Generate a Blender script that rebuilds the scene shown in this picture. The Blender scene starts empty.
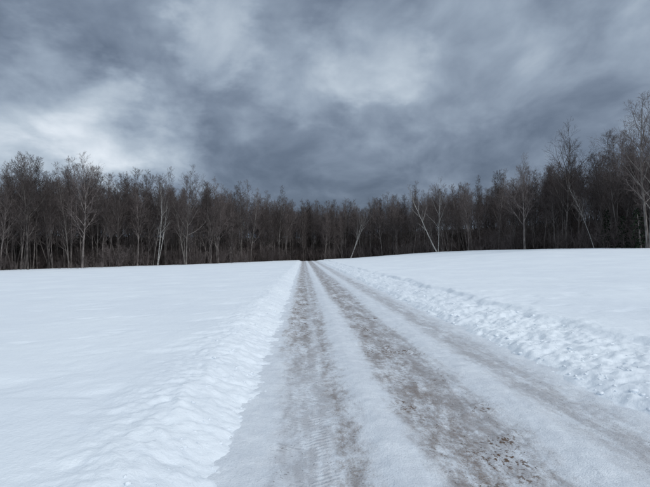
import bpy, math, random
import numpy as np
from mathutils import Matrix, Vector

random.seed(7); rng = np.random.default_rng(7)
scene = bpy.context.scene
scene.view_settings.view_transform = 'Standard'
scene.view_settings.look = 'None'
scene.view_settings.exposure = 0

# ---------------------------------------------------------------- camera
F = 480.0
CAM_H = 1.6
HOR = 254.0
pitch = math.atan((HOR-243.5)/F)
yaw = math.radians(2.6)
roll = math.radians(-1.0)
cam_d = bpy.data.cameras.new("camera"); cam = bpy.data.objects.new("camera", cam_d)
scene.collection.objects.link(cam); scene.camera = cam
cam_d.sensor_width = 36; cam_d.lens = F/650*36
cam_d.clip_start = 0.05; cam_d.clip_end = 3000
R = Matrix.Rotation(-yaw,4,'Z') @ Matrix.Rotation(math.pi/2+pitch,4,'X') @ Matrix.Rotation(roll,4,'Z')
cam.matrix_world = Matrix.Translation((0,0,CAM_H)) @ R
R3 = R.to_3x3()
def pdir(u,v):
    return (R3 @ Vector(((u-325)/F, (243.5-v)/F, -1))).normalized()

# ---------------------------------------------------------------- noise
_tab = rng.random((256,256))
def vnoise(x,y,ox=0,oy=0):
    x = x+ox*17.3+1000; y = y+oy*11.7+1000
    xi = np.floor(x).astype(int); yi = np.floor(y).astype(int)
    xf = x-xi; yf = y-yi
    u = xf*xf*xf*(xf*(xf*6-15)+10); v = yf*yf*yf*(yf*(yf*6-15)+10)
    a=_tab[xi&255,yi&255]; b=_tab[(xi+1)&255,yi&255]; c=_tab[xi&255,(yi+1)&255]; d=_tab[(xi+1)&255,(yi+1)&255]
    return (a*(1-u)+b*u)*(1-v)+(c*(1-u)+d*u)*v
def fbm(x,y,o=4,seed=0,g=0.5):
    s=0;a=1;t=0
    ca,sa=math.cos(0.6),math.sin(0.6)
    for i in range(o):
        s=s+a*(vnoise(x,y,seed+i,seed*2+i)-0.5); t+=a; a*=g
        x,y=(x*ca-y*sa)*2.03,(x*sa+y*ca)*2.03
    return s/t*2
def ss(a,b,x):
    t=np.clip((x-a)/(b-a),0,1); return t*t*(3-2*t)

# ---------------------------------------------------------------- tree line
TL = [(-300,50),(-100,56),(0,63),(100,73),(190,84),(250,100),(300,114),(350,120),(410,107),(470,92),(530,78),(570,68),(610,61),(650,54),(760,48),(950,42)]
tl_az=[];tl_r=[]
for u,d in TL:
    dv=pdir(u,HOR); az=math.atan2(dv.x,dv.y); tl_az.append(az)
    tl_r.append(d*math.sqrt(1+((u-325)/F)**2))
tl_az=np.array(tl_az);tl_r=np.array(tl_r)
def tl_range(x,y):
    az=np.arctan2(x,y)
    return np.interp(az,tl_az,tl_r)

# ---------------------------------------------------------------- terrain
def macro(x,y):
    z = 1.45*ss(5,34,x)*ss(8,62,y)
    z = z + 0.10*fbm(x*0.05,y*0.05,3,5)*ss(4,20,np.abs(x-1.3))
    r=np.hypot(x,y)
    z = z + 8*ss(12,85,r-tl_range(x,y))*ss(-10,20,y)
    return z
def ground_h(x,y):
    m = macro(x,y)
    field = 0.23 + 0.05*fbm(x*0.22,y*0.16,3,1) + 0.018*fbm(x*1.1+y*0.5,y*0.7,3,2) + 0.007*fbm(x*5,y*4,3,3)
    dent = np.clip(fbm(x*1.3-y*0.6,y*1.5,3,33)-0.16,0,1)
    field = field-0.055*dent
    wob = 0.05*fbm(x*0+3,y*0.7,3,9)+0.05*fbm(x*2,y*2.5,3,10)
    # left bank
    xl = -0.20+wob - x
    lump = fbm(x*3.0,y*2.6,5,11,0.62)
    lump2 = fbm(x*11,y*10,4,12,0.65)
    bl = ss(0.0,1.15,xl)
    crest = 0.015*np.exp(-((xl-1.05)/0.4)**2)
    hl = -0.10 + (field+0.10)*bl + crest*(1+0.7*lump)
    lm = ss(0.0,0.3,xl)*(1-ss(0.9,2.0,xl))
    hl = hl + lm*(0.040*lump+0.032*lump2)
    hl = hl + 0.05*ss(0,0.10,xl)*(1-ss(0.1,0.5,xl))
    # right bank
    wr = 0.14*fbm(x*0+8,y*0.6,3,19)+0.06*fbm(x*2,y*2.5,2,20)
    xr = x-(3.12+wr)
    br = ss(0.0,0.45,xr)*0.13+ss(0.3,1.6,xr)*0.10
    l3 = fbm(x*2.8,y*2.4,4,21,0.55); l4=fbm(x*9,y*8,4,22,0.65)
    mr = ss(0.0,0.25,xr)*(1-ss(1.5,2.2,xr))
    br = br + mr*(0.070*l3+0.036*l4)
    sc = 1.62+0.35*fbm(x*0+2,y*0.45,3,41)+0.16*fbm(x*2,y*2,3,42)
    scarp = ss(sc,sc+0.32,xr)
    hr = -0.10 + (br+0.07*ss(0,0.06,xr))*(1-scarp)+scarp*(field+0.17)
    hr = hr + 0.035*np.exp(-((xr-sc-0.4)/0.3)**2)*(0.5+lump)
    h = np.where(x<1.3,hl,hr)
    return h+m

def grid_obj(name,xs,ys,hf,mat,attr=None):
    X,Y=np.meshgrid(xs,ys)
    Z=hf(X,Y)
    n=len(xs);m=len(ys)
    co=np.stack([X,Y,Z],-1).reshape(-1,3).astype(np.float32)
    i=np.arange((m-1)*(n-1)); r=i//(n-1); c=i%(n-1)
    a=r*n+c
    q=np.stack([a,a+1,a+n+1,a+n],-1).astype(np.int32)
    me=bpy.data.meshes.new(name)
    me.vertices.add(len(co)); me.vertices.foreach_set("co",co.ravel())
    me.loops.add(q.size); me.loops.foreach_set("vertex_index",q.ravel())
    me.polygons.add(len(q)); me.polygons.foreach_set("loop_start",np.arange(0,q.size,4,dtype=np.int32))
    me.update(calc_edges=True)
    me.polygons.foreach_set("use_smooth",np.ones(len(q),dtype=bool))
    if attr is not None:
        at=me.attributes.new("forest",'FLOAT','POINT')
        at.data.foreach_set("value",attr(X,Y).ravel().astype(np.float32))
    me.materials.append(mat)
    ob=bpy.data.objects.new(name,me); scene.collection.objects.link(ob)
    return ob

# ---------------------------------------------------------------- node helper
class NT:
    def __init__(s,tree): s.t=tree; s.n=tree.nodes; s.l=tree.links; s.n.clear()
    def node(s,ty,**kw):
        nd=s.n.new(ty)
        for k,v in kw.items(): setattr(nd,k,v)
        return nd
    def put(s,inp,v):
        if isinstance(v,bpy.types.NodeSocket): s.l.new(v,inp)
        elif v is not None: inp.default_value=v
    def m(s,op,a,b=None,c=None,clamp=False):
        nd=s.node('ShaderNodeMath',operation=op); nd.use_clamp=clamp
        s.put(nd.inputs[0],a)
        if b is not None: s.put(nd.inputs[1],b)
        if c is not None: s.put(nd.inputs[2],c)
        return nd.outputs[0]
    def vm(s,op,a,b=None):
        nd=s.node('ShaderNodeVectorMath',operation=op); s.put(nd.inputs[0],a)
        if b is not None: s.put(nd.inputs[1],b)
        return nd.outputs['Value'] if op in('DOT_PRODUCT','LENGTH') else nd.outputs[0]
    def scale(s,a,k):
        nd=s.node('ShaderNodeVectorMath',operation='SCALE'); s.put(nd.inputs[0],a); nd.inputs['Scale'].default_value=k
        return nd.outputs[0]
    def smooth(s,v,a,b,lo=0.0,hi=1.0):
        nd=s.node('ShaderNodeMapRange',interpolation_type='SMOOTHSTEP')
        s.put(nd.inputs['Value'],v); nd.inputs['From Min'].default_value=a; nd.inputs['From Max'].default_value=b
        nd.inputs['To Min'].default_value=lo; nd.inputs['To Max'].default_value=hi
        return nd.outputs[0]
    def noise(s,vec,scale,detail=4,rough=0.5,dist=0.0,col=False):
        nd=s.node('ShaderNodeTexNoise'); s.put(nd.inputs['Vector'],vec)
        nd.inputs['Scale'].default_value=scale; nd.inputs['Detail'].default_value=detail
        nd.inputs['Roughness'].default_value=rough; nd.inputs['Distortion'].default_value=dist
        return nd.outputs['Color'] if col else nd.outputs['Fac']
    def mapping(s,vec,scale=(1,1,1),rot=(0,0,0),loc=(0,0,0)):
        nd=s.node('ShaderNodeMapping'); s.put(nd.inputs['Vector'],vec)
        nd.inputs['Scale'].default_value=scale; nd.inputs['Rotation'].default_value=rot; nd.inputs['Location'].default_value=loc
        return nd.outputs[0]
    def mix(s,f,a,b,mode='MIX'):
        nd=s.node('ShaderNodeMix',data_type='RGBA',blend_type=mode)
        s.put(nd.inputs[0],f)
        s.put(nd.inputs[6],a if not isinstance(a,tuple) else a+(1,)); s.put(nd.inputs[7],b if not isinstance(b,tuple) else b+(1,))
        return nd.outputs[2]
    def sep(s,v):
        nd=s.node('ShaderNodeSeparateXYZ'); s.put(nd.inputs[0],v); return nd.outputs
def new_mat(name):
    m=bpy.data.materials.new(name); m.use_nodes=True
    nt=NT(m.node_tree)
    out=nt.node('ShaderNodeOutputMaterial'); b=nt.node('ShaderNodeBsdfPrincipled')
    nt.l.new(b.outputs[0],out.inputs[0]); nt.b=b
    return m,nt

# ---------------------------------------------------------------- snow material
m_snow,nt=new_mat("snow")
P=nt.node('ShaderNodeNewGeometry').outputs['Position']
n1=nt.noise(P,0.35,2,0.55); n2=nt.noise(P,3.5,3,0.6)
col=nt.mix(nt.smooth(n1,0.35,0.7),(0.79,0.85,0.91),(0.84,0.90,0.95))
col=nt.mix(nt.smooth(n2,0.55,0.8,0,0.35),col,(0.73,0.80,0.89))
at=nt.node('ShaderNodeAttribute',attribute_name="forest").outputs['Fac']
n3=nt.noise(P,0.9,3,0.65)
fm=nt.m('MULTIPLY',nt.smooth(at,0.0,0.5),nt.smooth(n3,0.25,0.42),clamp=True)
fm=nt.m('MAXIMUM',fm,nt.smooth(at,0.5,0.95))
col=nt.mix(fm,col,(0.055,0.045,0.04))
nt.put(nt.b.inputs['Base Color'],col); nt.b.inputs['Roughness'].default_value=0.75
nt.b.inputs['Specular IOR Level'].default_value=0.2
bn=nt.m('ADD',nt.noise(P,26,4,0.68),nt.m('MULTIPLY',nt.noise(nt.mapping(P,(1,0.5,1),(0,0,0.5)),5,3,0.6),1.4))
bp=nt.node('ShaderNodeBump'); bp.inputs['Strength'].default_value=0.5; bp.inputs['Distance'].default_value=0.02
nt.put(bp.inputs['Height'],bn); nt.put(nt.b.inputs['Normal'],bp.outputs[0])

# ---------------------------------------------------------------- road material
m_road,nt=new_mat("packed_snow_and_gravel")
P=nt.node('ShaderNodeNewGeometry').outputs['Position']
wn=nt.noise(nt.mapping(P,(1,0.10,1)),1.2,2,0.5)
wob=nt.m('MULTIPLY',nt.m('SUBTRACT',wn,0.5),0.30)
wf=nt.m('MULTIPLY',nt.m('SUBTRACT',nt.noise(nt.mapping(P,(1,0.5,1)),6,5,0.7),0.5),0.50)
sx=nt.sep(P)
X=nt.m('ADD',nt.m('ADD',sx[0],wob),wf); Y=sx[1]
def band(a,b,e):
    return nt.m('MULTIPLY',nt.smooth(X,a-e,a+e),nt.smooth(X,b-e,b+e,1,0))
left=band(-0.25,0.46,0.12); right=band(0.98,1.85,0.16); outer=band(2.42,3.0,0.2)
streak=band(0.24,0.43,0.08)
streak2=band(1.05,1.45,0.14)
farleft=nt.m('MULTIPLY',band(-0.38,0.12,0.09),nt.smooth(Y,5.0,11.0))
nA=nt.noise(nt.mapping(P,(1,0.28,1)),3.6,6,0.70); nB=nt.noise(P,2.3,5,0.7); nC=nt.noise(nt.mapping(P,(1,0.7,1)),14,6,0.75); nD=nt.noise(P,70,2,0.7)
nG=nt.noise(nt.mapping(P,(1,0.08,1)),9.0,3,0.6)
wear=nt.m('ADD',nt.m('ADD',nt.m('MULTIPLY',left,0.66),0.14),nt.m('ADD',nt.m('MULTIPLY',right,0.9),nt.m('MULTIPLY',outer,0.62)),clamp=True)
wearn=nt.m('MULTIPLY',wear,nt.smooth(nt.m('ADD',nt.m('MULTIPLY',nA,0.45),nt.m('ADD',nt.m('MULTIPLY',nG,0.2),nt.m('MULTIPLY',nC,0.35))),0.36,0.58),clamp=True)
base=nt.mix(nt.smooth(nB,0.35,0.7),(0.71,0.765,0.83),(0.81,0.865,0.92))
col=nt.mix(nt.m('MULTIPLY',wearn,0.9),base,(0.40,0.40,0.42))
g=nt.m('ADD',nt.m('MULTIPLY',right,0.48),nt.m('ADD',nt.m('MULTIPLY',streak,0.8),nt.m('ADD',nt.m('MULTIPLY',streak2,0.45),nt.m('ADD',nt.m('MULTIPLY',farleft,1.0),nt.m('MULTIPLY',outer,0.2)))))
gn=nt.m('ADD',nt.m('ADD',nt.m('MULTIPLY',nC,0.30),nt.m('MULTIPLY',nA,0.40)),nt.m('MULTIPLY',nD,0.30))
gm=nt.m('MULTIPLY',g,nt.smooth(gn,0.44,0.60),clamp=True)
gcol=nt.mix(nt.smooth(nD,0.35,0.65),(0.135,0.105,0.088),(0.30,0.25,0.22))
col=nt.mix(gm,col,gcol)
nE=nt.noise(P,1.1,2,0.5); nF=nt.noise(nt.mapping(P,(1,0.6,1)),26,3,0.7)
dm=nt.m('MULTIPLY',nt.m('MULTIPLY',nt.smooth(nE,0.52,0.60),nt.smooth(nF,0.52,0.60)),nt.m('MAXIMUM',right,farleft))
col=nt.mix(dm,col,(0.13,0.080,0.048))
sp=nt.m('MULTIPLY',nt.smooth(nt.noise(P,45,1,0.5),0.70,0.74),nt.m('ADD',nt.m('MULTIPLY',wear,0.8),0.1),clamp=True)
col=nt.mix(sp,col,(0.10,0.085,0.075))
nt.put(nt.b.inputs['Base Color'],col)
nt.put(nt.b.inputs['Roughness'],nt.m('SUBTRACT',0.75,nt.m('MULTIPLY',wearn,0.30)))
nt.b.inputs['Specular IOR Level'].default_value=0.35
def wave(rot,sc):
    wv=nt.node('ShaderNodeTexWave',wave_type='BANDS',bands_direction='Y'); nt.put(wv.inputs['Vector'],nt.mapping(P,(1,1,1),(0,0,rot)))
    wv.inputs['Scale'].default_value=sc; wv.inputs['Distortion'].default_value=0.9; wv.inputs['Detail'].default_value=2; wv.inputs['Detail Scale'].default_value=3
    return wv.outputs['Fac']
tl_=nt.m('MULTIPLY',wave(0.5,5.5),band(-0.20,-0.02,0.02)); tr_=nt.m('MULTIPLY',wave(-0.5,5.5),band(0.02,0.20,0.02))
trd=nt.m('MULTIPLY',nt.m('MULTIPLY',nt.m('ADD',tl_,tr_),nt.smooth(nB,0.40,0.6)),0.40)
hh=nt.m('ADD',nt.m('ADD',nt.m('MULTIPLY',nC,1.2),nt.m('MULTIPLY',nD,0.5)),trd)
bp=nt.node('ShaderNodeBump'); bp.inputs['Strength'].default_value=0.7; bp.inputs['Distance'].default_value=0.024
nt.put(bp.inputs['Height'],hh); nt.put(nt.b.inputs['Normal'],bp.outputs[0])

# ---------------------------------------------------------------- ground + road meshes
def geo(a,b,r,d0):
    out=[a];d=d0
    while out[-1]<b:
        out.append(out[-1]+d); d*=r
    return out
core=list(np.arange(-2.6,5.8,0.03))
left_=[-v for v in geo(2.6,420,1.022,0.035)[1:]][::-1]
right_=geo(core[-1],420,1.022,0.035)[1:]
xs=np.array(left_+core+right_)
ys=np.array([-60,-45,-32,-22,-15,-10,-7,-5,-3.5,-2,-1,0,0.5,1,1.3,1.6]+list(np.arange(1.9,10,0.03))+geo(10,460,1.012,0.035)[1:])
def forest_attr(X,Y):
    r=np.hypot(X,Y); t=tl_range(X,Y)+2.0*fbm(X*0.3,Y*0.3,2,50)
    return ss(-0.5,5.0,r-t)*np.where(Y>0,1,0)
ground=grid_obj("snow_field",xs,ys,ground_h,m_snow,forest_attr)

def road_h(x,y):
    w=0.06*fbm(x*0+1,y*0.25,2,60)
    x2=x+w
    z=-0.022*np.exp(-((x2-0.1)/0.33)**4)-0.026*np.exp(-((x2-1.45)/0.42)**4)-0.012*np.exp(-((x2-2.7)/0.3)**4)
    z=z+0.018*np.exp(-((x2-0.68)/0.14)**2)+0.02*np.exp(-((x2-2.15)/0.15)**2)*(0.6+fbm(x*2,y*1.2,3,61))
    z=z+0.014*fbm(x*2.5,y*1.6,4,62)+0.010*fbm(x*9,y*7,3,63,0.6)
    return z+macro(np.full_like(x,1.3),y)
xr=np.arange(-1.0,3.9,0.03); yr=np.array([-30,-15,-8,-4,-2,0,1,1.5]+list(np.arange(1.9,10,0.03))+geo(10,116,1.014,0.035)[1:])
road=grid_obj("snowy_gravel_road",xr,yr,road_h,m_road)

# ---------------------------------------------------------------- snow clods
import bmesh
def ico(sub):
    bm=bmesh.new(); bmesh.ops.create_icosphere(bm,subdivisions=sub,radius=1)
    v=np.array([p.co[:] for p in bm.verts]); f=[[q.index for q in p.verts] for p in bm.faces]; bm.free(); return v,np.array(f)
iv,ifc=ico(2)
def clods(name,n,sampler,mat,smin,smax,flat=0.75):
    V=[];Fs=[];o=0
    for k in range(n):
        x,y=sampler(); s=smin+(smax-smin)*random.random()**4
        z=float(ground_h(np.array([x]),np.array([y]))[0])
        ph=rng.random(3)*6.28
        d=1+0.22*np.sin(iv@rng.normal(size=3)*2.4+ph[0])+0.16*np.sin(iv@rng.normal(size=3)*4+ph[1])
        a=random.random()*6.28
        p=iv*d[:,None]*s*np.array([1,0.6+0.5*random.random(),flat*(0.6+0.5*random.random())])
        p=np.stack([p[:,0]*math.cos(a)-p[:,1]*math.sin(a),p[:,0]*math.sin(a)+p[:,1]*math.cos(a),p[:,2]],-1)+[x,y,z]
        V.append(p);Fs.append(ifc+o);o+=len(iv)
    me=bpy.data.meshes.new(name); me.from_pydata(np.concatenate(V).tolist(),[],np.concatenate(Fs).tolist())
    me.polygons.foreach_set("use_smooth",np.ones(len(me.polygons),dtype=bool))
    me.materials.append(mat); ob=bpy.data.objects.new(name,me); scene.collection.objects.link(ob)
def s_right():
    y=2.5+ (random.random()**1.8)*45
    return 3.25+min(abs(random.gauss(0,0.7)),1.5),y
def s_left():
    y=2.0+(random.random()**1.8)*40
    return -0.55-min(abs(random.gauss(0,0.35)),.9),y
clods("snow_clods",1300,s_right,m_snow,0.008,0.042,.6)
clods("snow_clods",700,s_left,m_snow,0.006,0.030,.6)

# ---------------------------------------------------------------- trees
def bark(name,c1,c2,sc=(3,3,0.8),rand=0.35):
    m,nt=new_mat(name)
    tc=nt.node('ShaderNodeTexCoord').outputs['Object']
    oi=nt.node('ShaderNodeObjectInfo').outputs['Random']
    n=nt.noise(nt.mapping(tc,sc),1.5,1,0.65)
    c=nt.mix(nt.smooth(n,0.35,0.65),c1,c2)
    hv=nt.node('ShaderNodeHueSaturation'); nt.put(hv.inputs['Color'],c)
    nt.put(hv.inputs['Value'],nt.m('ADD',1-rand,nt.m('MULTIPLY',oi,2*rand)))
    nt.l.remove(nt.b.outputs[0].links[0]); o=[q for q in nt.n if q.type=='OUTPUT_MATERIAL'][0]
    df=nt.node('ShaderNodeBsdfDiffuse'); nt.put(df.inputs[0],hv.outputs[0]); nt.l.new(df.outputs[0],o.inputs[0]); nt.n.remove(nt.b)
    return m
m_bark=bark("bark",(0.066,0.059,0.057),(0.165,0.148,0.14),rand=0.45)
m_twig=bark("twigs",(0.095,0.080,0.077),(0.145,0.125,0.121),rand=0.45)
m_birch=bark("birch_bark",(0.20,0.197,0.19),(0.40,0.39,0.375),(2,2,6),0.1)
m_btwig=bark("birch_twigs",(0.11,0.10,0.095),(0.19,0.175,0.17),rand=0.1)
m_pale=bark("pale_bark",(0.10,0.092,0.086),(0.20,0.186,0.176),rand=0.2)
m_needle=bark("hemlock_needles",(0.012,0.020,0.014),(0.03,0.045,0.028),rand=0.2)

class TB:
    def __init__(s): s.v=[];s.f=[];s.mi=[]
    def tube(s,pts,rad,sides,mi):
        base=len(s.v); n=len(pts)
        for i,p in enumerate(pts):
            d=(pts[min(i+1,n-1)]-pts[max(i-1,0)]).normalized()
            a=d.orthogonal().normalized(); b=d.cross(a)
            if i>0:
                a=(pa-d*pa.dot(d)); 
                a=a.normalized() if a.length>1e-6 else d.orthogonal().normalized(); b=d.cross(a)
            pa=a
            for k in range(sides):
                t=2*math.pi*k/sides
                q=p+(a*math.cos(t)+b*math.sin(t))*rad[i]; s.v.append((q.x,q.y,q.z))
        for i in range(n-1):
            for k in range(sides):
                k2=(k+1)%sides
                s.f.append((base+i*sides+k,base+i*sides+k2,base+(i+1)*sides+k2,base+(i+1)*sides+k)); s.mi.append(mi)
    def mesh(s,name,mats):
        me=bpy.data.meshes.new(name); me.from_pydata(s.v,[],s.f)
        for m in mats: me.materials.append(m)
        me.polygons.foreach_set("material_index",np.array(s.mi,dtype=np.int32))
        me.polygons.foreach_set("use_smooth",np.ones(len(s.f),dtype=bool))
        return me
def rv():
    return Vector((random.gauss(0,1),random.gauss(0,1),random.gauss(0,1)))
def path(p,d,L,n,wob,up):
    pts=[p.copy()];d=d.normalized()
    for i in range(n):
        d=(d+rv()*wob+Vector((0,0,up))).normalized()
        p=p+d*(L/n); pts.append(p.copy())
    return pts
def at_path(pts,t):
    x=t*(len(pts)-1); i=min(int(x),len(pts)-2); f=x-i
    return pts[i].lerp(pts[i+1],f),(pts[i+1]-pts[i]).normalized()
def child_dir(d,ang,az):
    a=d.orthogonal().normalized(); b=d.cross(a)
    return d*math.cos(ang)+(a*math.cos(az)+b*math.sin(az))*math.sin(ang)
def make_tree(H=15,R0=0.18,clear=0.35,nl=(16,6,5,3),spread=0.32,lean=(0,0),fork=0,wob=0.028,tw=0.008,mats=None,name="tree",angle=0.72):
    tb=TB()
    def grow(p,d,L,r,level):
        n=[0,5,3,2,1][level]; w=[0,0.08,0.10,0.12,0.1][level]; up=[0,0.10,0.08,0.06,0.05][level]
        pts=path(p,d,L,n,w,up)
        rad=[max(r*(1-0.75*i/n),tw*0.7) for i in range(n+1)]
        tb.tube(pts,rad,[0,5,4,3,3][level],0 if level==1 else 1)
        if level<4:
            c=nl[level]; az=random.random()*6.28
            for k in range(c):
                t=0.18+0.82*(k+random.random()*0.8)/c; t=min(t,1)
                q,dd=at_path(pts,t); az+=2.4+random.gauss(0,0.4)
                LL=L*(0.62-0.25*t)*random.uniform(0.7,1.25)
                grow(q,child_dir(dd,random.uniform(0.4,0.85),az),LL,max(r*(1-0.7*t)*0.6,tw),level+1)
    stems=[(Vector((lean[0],lean[1],1)),H,R0,Vector((0,0,-0.4)))]
    if fork:
        for k in range(fork):
            a=random.random()*6.28
            stems.append((Vector((lean[0]*0.4+0.18*math.cos(a),lean[1]+0.18*math.sin(a),1)),H*random.uniform(.75,.95),R0*0.8,Vector((0.1*math.cos(a),0.1*math.sin(a),-0.4))))
    for d,h,r,p0 in stems:
        pts=path(p0,d,h,12,wob,0.0)
        rad=[max(r*(1-(i/12)**0.9*0.93),tw) for i in range(13)]; rad[0]*=1.35
        tb.tube(pts,rad,7,0)
        az=random.random()*6.28
        for k in range(nl[0]):
            t=clear+(0.99-clear)*(k+random.random()*0.7)/nl[0]
            q,dd=at_path(pts,min(t,0.99)); az+=2.4+random.gauss(0,0.5)
            u=(t-clear)/(1-clear)
            L=h*spread*(0.75+0.5*math.sin(math.pi*min(u*1.1+0.15,1)))*random.uniform(0.6,1.15)*(1-0.45*u)
            grow(q,child_dir(dd,random.uniform(angle-0.25,angle+0.2)*(1-0.35*u),az),L,max(r*(1-0.8*t)*0.55,0.02),1)
    return tb.mesh(name,mats)

variants=[]
for i in range(10):
    H=random.uniform(12.5,17.5)
    variants.append(make_tree(H=H,R0=random.uniform(0.09,0.17),clear=random.uniform(0.22,0.42),
        nl=(random.randint(13,17),6,5,3),spread=random.uniform(0.20,0.29),lean=(random.gauss(0,0.05),random.gauss(0,0.05)),
        fork=1 if i%4==0 else 0,mats=[m_bark if i not in (3,5) else m_pale,m_twig],name="bare_tree_mesh",tw=0.0095,angle=0.62))
def brush_mesh():
    tb=TB()
    for k in range(26):
        p=Vector((random.gauss(0,1.1),random.gauss(0,1.1),-0.2)); h=random.uniform(1.0,3.6)
        pts=path(p,Vector((random.gauss(0,.25),random.gauss(0,.25),1)),h,5,0.1,0)
        tb.tube(pts,[0.02*(1-0.15*i) for i in range(6)],3,0)
        for j in range(9):
            q,dd=at_path(pts,random.uniform(0.2,1)); pp=path(q,child_dir(dd,random.uniform(.4,1.0),random.random()*6.28),h*random.uniform(.15,.35),2,0.15,0.03)
            tb.tube(pp,[0.01,0.009,0.007],3,0)
            for l in range(3):
                q2,d2=at_path(pp,random.uniform(0.2,1)); p3=path(q2,child_dir(d2,.7,random.random()*6.28),h*0.12,1,0.15,0.03)
                tb.tube(p3,[0.008,0.006],3,0)
    return tb.mesh("brush_mesh",[m_twig])
brushes=[brush_mesh() for i in range(4)]
def hemlock_mesh(H):
    tb=TB()
    pts=path(Vector((0,0,-0.3)),Vector((0,0,1)),H,8,0.015,0)
    tb.tube(pts,[0.14*(1-i/9) for i in range(9)],6,0)
    nb=int(H*9); az=0
    for k in range(nb):
        t=0.06+0.93*k/nb; q,dd=at_path(pts,t); az+=2.4+random.gauss(0,.3)
        L=H*0.24*(1-t)**0.8*random.uniform(.6,1.15)+0.15
        d=Vector((math.cos(az),math.sin(az),0.05)); bp_=path(q,d,L,5,0.05,-0.07)
        tb.tube(bp_,[0.02*(1-0.15*i) for i in range(6)],3,0)
        for j in range(int(10+L*16)):
            c,cd=at_path(bp_,random.uniform(0.1,1)); s=random.uniform(.08,.2)
            a=child_dir(cd,random.uniform(.3,1.2),random.random()*6.28); b=a.cross(Vector((0,0,1)))
            if b.length<.01: continue
            b=b.normalized()*s*0.45; e=c+a*s*1.6-Vector((0,0,s*0.3)); mid=c+a*s*0.8
            bs=len(tb.v); tb.v+= [tuple(c),tuple(mid+b),tuple(e),tuple(mid-b)]
            tb.f.append((bs,bs+1,bs+2,bs+3)); tb.mi.append(1)
    return tb.mesh("hemlock_mesh",[m_bark,m_needle])
hems=[hemlock_mesh(h) for h in (5,7.5,10)]

def gz(x,y): return float(ground_h(np.array([float(x)]),np.array([float(y)]))[0])
def empty(name):
    e=bpy.data.objects.new(name,None); scene.collection.objects.link(e); return e
forest=empty("bare_forest")
def inst(me,x,y,s,parent,name,rz=None,tilt=0.04):
    o=bpy.data.objects.new(name,me); scene.collection.objects.link(o); o.parent=parent
    o.location=(x,y,gz(x,y)); o.scale=(s*random.uniform(.9,1.1),s*random.uniform(.9,1.1),s)
    o.rotation_euler=(random.gauss(0,tilt),random.gauss(0,tilt),random.random()*6.28 if rz is None else rz)
    return o
az0,az1=math.radians(-46),math.radians(50)
cnt=0
for k in range(960):
    az=random.uniform(az0,az1)
    r0=float(np.interp(az,tl_az,tl_r))
    dep=1+ (random.random()**1.3)*38
    r=r0+dep
    x,y=r*math.sin(az),r*math.cos(az)
    if -1.2<x<3.8 and dep<5: continue
    s=random.uniform(0.76,1.04)*(1.08 if az<0.03 else 0.98)
    if dep<8 and random.random()<0.35: s*=0.68
    inst(random.choice(variants),x,y,s,forest,"tree")
    cnt+=1
for k in range(26):
    x=random.uniform(-9,13); y=random.uniform(121,150)
    inst(random.choice(variants),x,y,random.uniform(.85,1.05),forest,"tree")
und=empty("forest_undergrowth")
for k in range(620):
    az=random.uniform(az0,az1); dep=0.5+(random.random()**1.3)*34; r=float(np.interp(az,tl_az,tl_r))+dep
    x,y=r*math.sin(az),r*math.cos(az)
    if -1.4<x<4.0 and dep<4: continue
    inst(random.choice(brushes),x,y,random.uniform(.5,1.2)*(1+dep/40),und,"brush")
hg=empty("hemlock_understory")
for k in range(230):
    az=random.uniform(az0,az1); r=float(np.interp(az,tl_az,tl_r))+22+random.random()*22
    x,y=r*math.sin(az),r*math.cos(az)
    inst(random.choice(hems),x,y,random.uniform(.5,1.0),hg,"hemlock")
for u,off,s in [(62,-4,.35),(75,-5,.3),(88,-4,.38),(100,-4,.3),(215,-5,.3),(232,-6,.28),(247,-5,.33),(180,-2,.3),(20,-2,.4),(480,-2,.3),(505,-2,.35)]:
    dv=pdir(u,HOR); az=math.atan2(dv.x,dv.y); r=float(np.interp(az,tl_az,tl_r))+off
    inst(random.choice(brushes),r*math.sin(az),r*math.cos(az),s,und,"brush")

def edge_tree(name,u,d_off,me,s=1.0,rz=0.0):
    dv=pdir(u,HOR); az=math.atan2(dv.x,dv.y); r=float(np.interp(az,tl_az,tl_r))+d_off
    x,y=r*math.sin(az),r*math.cos(az)
    o=bpy.data.objects.new(name,me); scene.collection.objects.link(o)
    o.location=(x,y,gz(x,y)); o.scale=(s,s,s); o.rotation_euler=(0,0,rz)
    return o
BM=[m_birch,m_btwig]
def birch(H,lean,fork=0,clear=.35,R0=.13,spread=.2):
    return make_tree(H=H,R0=R0,clear=clear,nl=(11,5,4,2),spread=spread,lean=lean,fork=fork,wob=0.03,mats=BM,name="birch_mesh",angle=.6)
edge_tree("birch_tree",157,-1,birch(14,(0.10,0),1,.35,.11))
edge_tree("birch_tree",350,-2,birch(16,(0.42,0),1,.3,.15,.26))
edge_tree("birch_tree",438,-2,birch(15,(-0.50,0),1,.35,.14,.24))
edge_tree("birch_tree",595,-1,birch(9,(-0.25,0),0,.4,.06))
DK=[m_bark,m_twig]; PL=[m_pale,m_twig]
def big(H,R0,mats,spread=.34,lean=(0,0),fork=0,clear=.3):
    return make_tree(H=H,R0=R0,clear=clear,nl=(18,7,5,3),spread=spread,lean=lean,fork=fork,mats=mats,name="maple_mesh",angle=.8)
edge_tree("maple_tree",648,-2,big(16.3,.18,PL,.32,(-0.06,0),1))
edge_tree("maple_tree",525,-2,big(13.5,.2,DK,.34,(-0.02,0)))
edge_tree("maple_tree",566,0,big(16.8,.2,DK,.34,(0.03,0)))
edge_tree("maple_tree",186,0,big(16,.16,PL,.3,(0,0),1))
edge_tree("maple_tree",82,0,big(15.5,.17,DK,.3,(0.03,0)))
edge_tree("maple_tree",28,-1,big(14.5,.15,DK,.3,(-0.04,0)))
edge_tree("hemlock_tree",641,-1.5,hems[0],1.0,0.4)
edge_tree("hemlock_tree",624,-1.5,hems[0],0.85,1.4)
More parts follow.
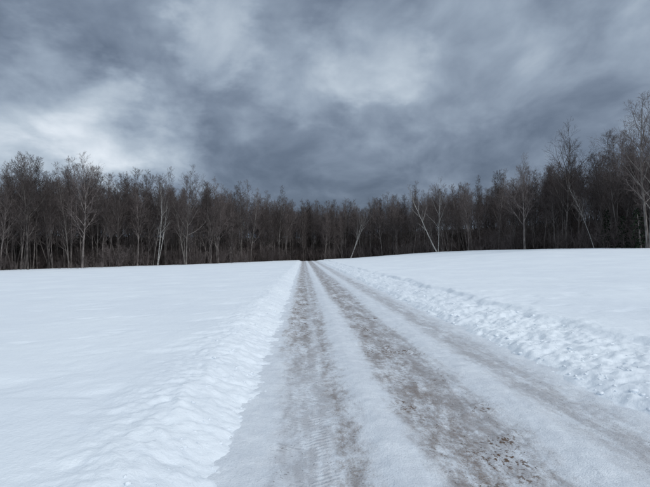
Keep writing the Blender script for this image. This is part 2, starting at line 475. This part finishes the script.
edge_tree("hemlock_tree",608,-.5,hems[1],0.7,2.4)

# ---------------------------------------------------------------- light
sun_el=math.radians(31); sun_az=math.radians(135)
sd=Vector((math.sin(sun_az)*math.cos(sun_el),math.cos(sun_az)*math.cos(sun_el),math.sin(sun_el)))
sl=bpy.data.lights.new("sun",'SUN'); sl.energy=1.35; sl.angle=math.radians(20); sl.color=(1,0.975,0.945)
so=bpy.data.objects.new("sun",sl); scene.collection.objects.link(so)
so.rotation_euler=sd.to_track_quat('Z','Y').to_euler(); so.location=(0,0,50)

w=bpy.data.worlds.new("World"); scene.world=w; w.use_nodes=True
nt=NT(w.node_tree)
out=nt.node('ShaderNodeOutputWorld')
sky=nt.node('ShaderNodeTexSky',sky_type='NISHITA'); sky.sun_disc=False; sky.sun_elevation=sun_el; sky.sun_rotation=sun_az
D=nt.node('ShaderNodeTexCoord').outputs['Generated']
dn=nt.vm('NORMALIZE',D); s3=nt.sep(dn)
zc=nt.m('ADD',nt.m('MAXIMUM',s3[2],0.0),0.36)
cb=nt.node('ShaderNodeCombineXYZ')
nt.put(cb.inputs[0],nt.m('DIVIDE',s3[0],zc)); nt.put(cb.inputs[1],nt.m('DIVIDE',s3[1],zc)); cb.inputs[2].default_value=3.3
pl=cb.outputs[0]
wp=nt.vm('ADD',pl,nt.scale(nt.vm('SUBTRACT',nt.noise(pl,1.8,2,0.5,col=True),(0.5,0.5,0.5)),0.30))
big1=nt.noise(nt.mapping(wp,(1,0.8,1),(0,0,0.35)),1.5,2,0.5)
med=nt.noise(nt.mapping(wp,(1,0.75,1),(0,0,-0.15),(4,2,0)),4.2,5,0.52)
fine=nt.noise(nt.mapping(wp,(1,0.65,1),(0,0,0.1)),11,4,0.55)
val=nt.m('ADD',nt.m('ADD',nt.m('MULTIPLY',big1,0.34),nt.m('MULTIPLY',med,0.54)),nt.m('MULTIPLY',fine,0.14))
val=nt.m('ADD',val,-0.01)
wd=nt.vm('NORMALIZE',nt.vm('ADD',dn,nt.scale(nt.vm('SUBTRACT',nt.noise(nt.mapping(dn,(1,1,2)),5.0,5,0.58,col=True),(0.5,0.5,0.5)),0.32)))
def blob(u,v,a0,a1,amt):
    d=pdir(u,v); dt=nt.vm('DOT_PRODUCT',wd,tuple(d))
    return nt.smooth(dt,math.cos(math.radians(a0)),math.cos(math.radians(a1)),0,amt)
adj=None
for b in [(20,118,12,1,0.13),(70,122,10,1,0.11),(125,130,9,0,0.14),(235,22,7,0,0.14),(380,50,7,0,0.09),(320,85,7,0,0.06),(330,185,15,2,-0.10),(250,150,10,2,-0.05),(100,78,9,1,-0.05),
          (50,15,14,2,-0.03),(545,130,16,3,-0.02),(480,90,14,2,0.03)]:
    o=blob(*b); adj=o if adj is None else nt.m('ADD',adj,o)
val=nt.m('ADD',val,nt.m('ADD',adj,0.04))
zen=nt.smooth(s3[2],0.5,0.95,0,0.34)
back=nt.smooth(s3[1],0.1,-0.7,0,0.27)
val=nt.m('ADD',val,nt.m('ADD',zen,back))
cr=nt.node('ShaderNodeValToRGB'); nt.put(cr.inputs[0],val)
e=cr.color_ramp.elements
e[0].position=0.28; e[0].color=(0.078,0.106,0.158,1)
e[1].position=1.0; e[1].color=(0.90,0.96,1.03,1)
for p,c in [(0.42,(0.138,0.178,0.246,1)),(0.52,(0.205,0.256,0.338,1)),(0.64,(0.32,0.39,0.485,1)),(0.78,(0.50,0.58,0.67,1))]:
    x=e.new(p); x.color=c
bg=nt.node('ShaderNodeBackground'); bg.inputs[1].default_value=1.0
nsk=nt.vm('MULTIPLY',sky.outputs[0],(0.08,0.08,0.08))
cc=nt.mix(0.94,nsk,cr.outputs[0])
nt.put(bg.inputs[0],cc)
nt.l.new(bg.outputs[0],out.inputs[0])
print("trees",cnt)
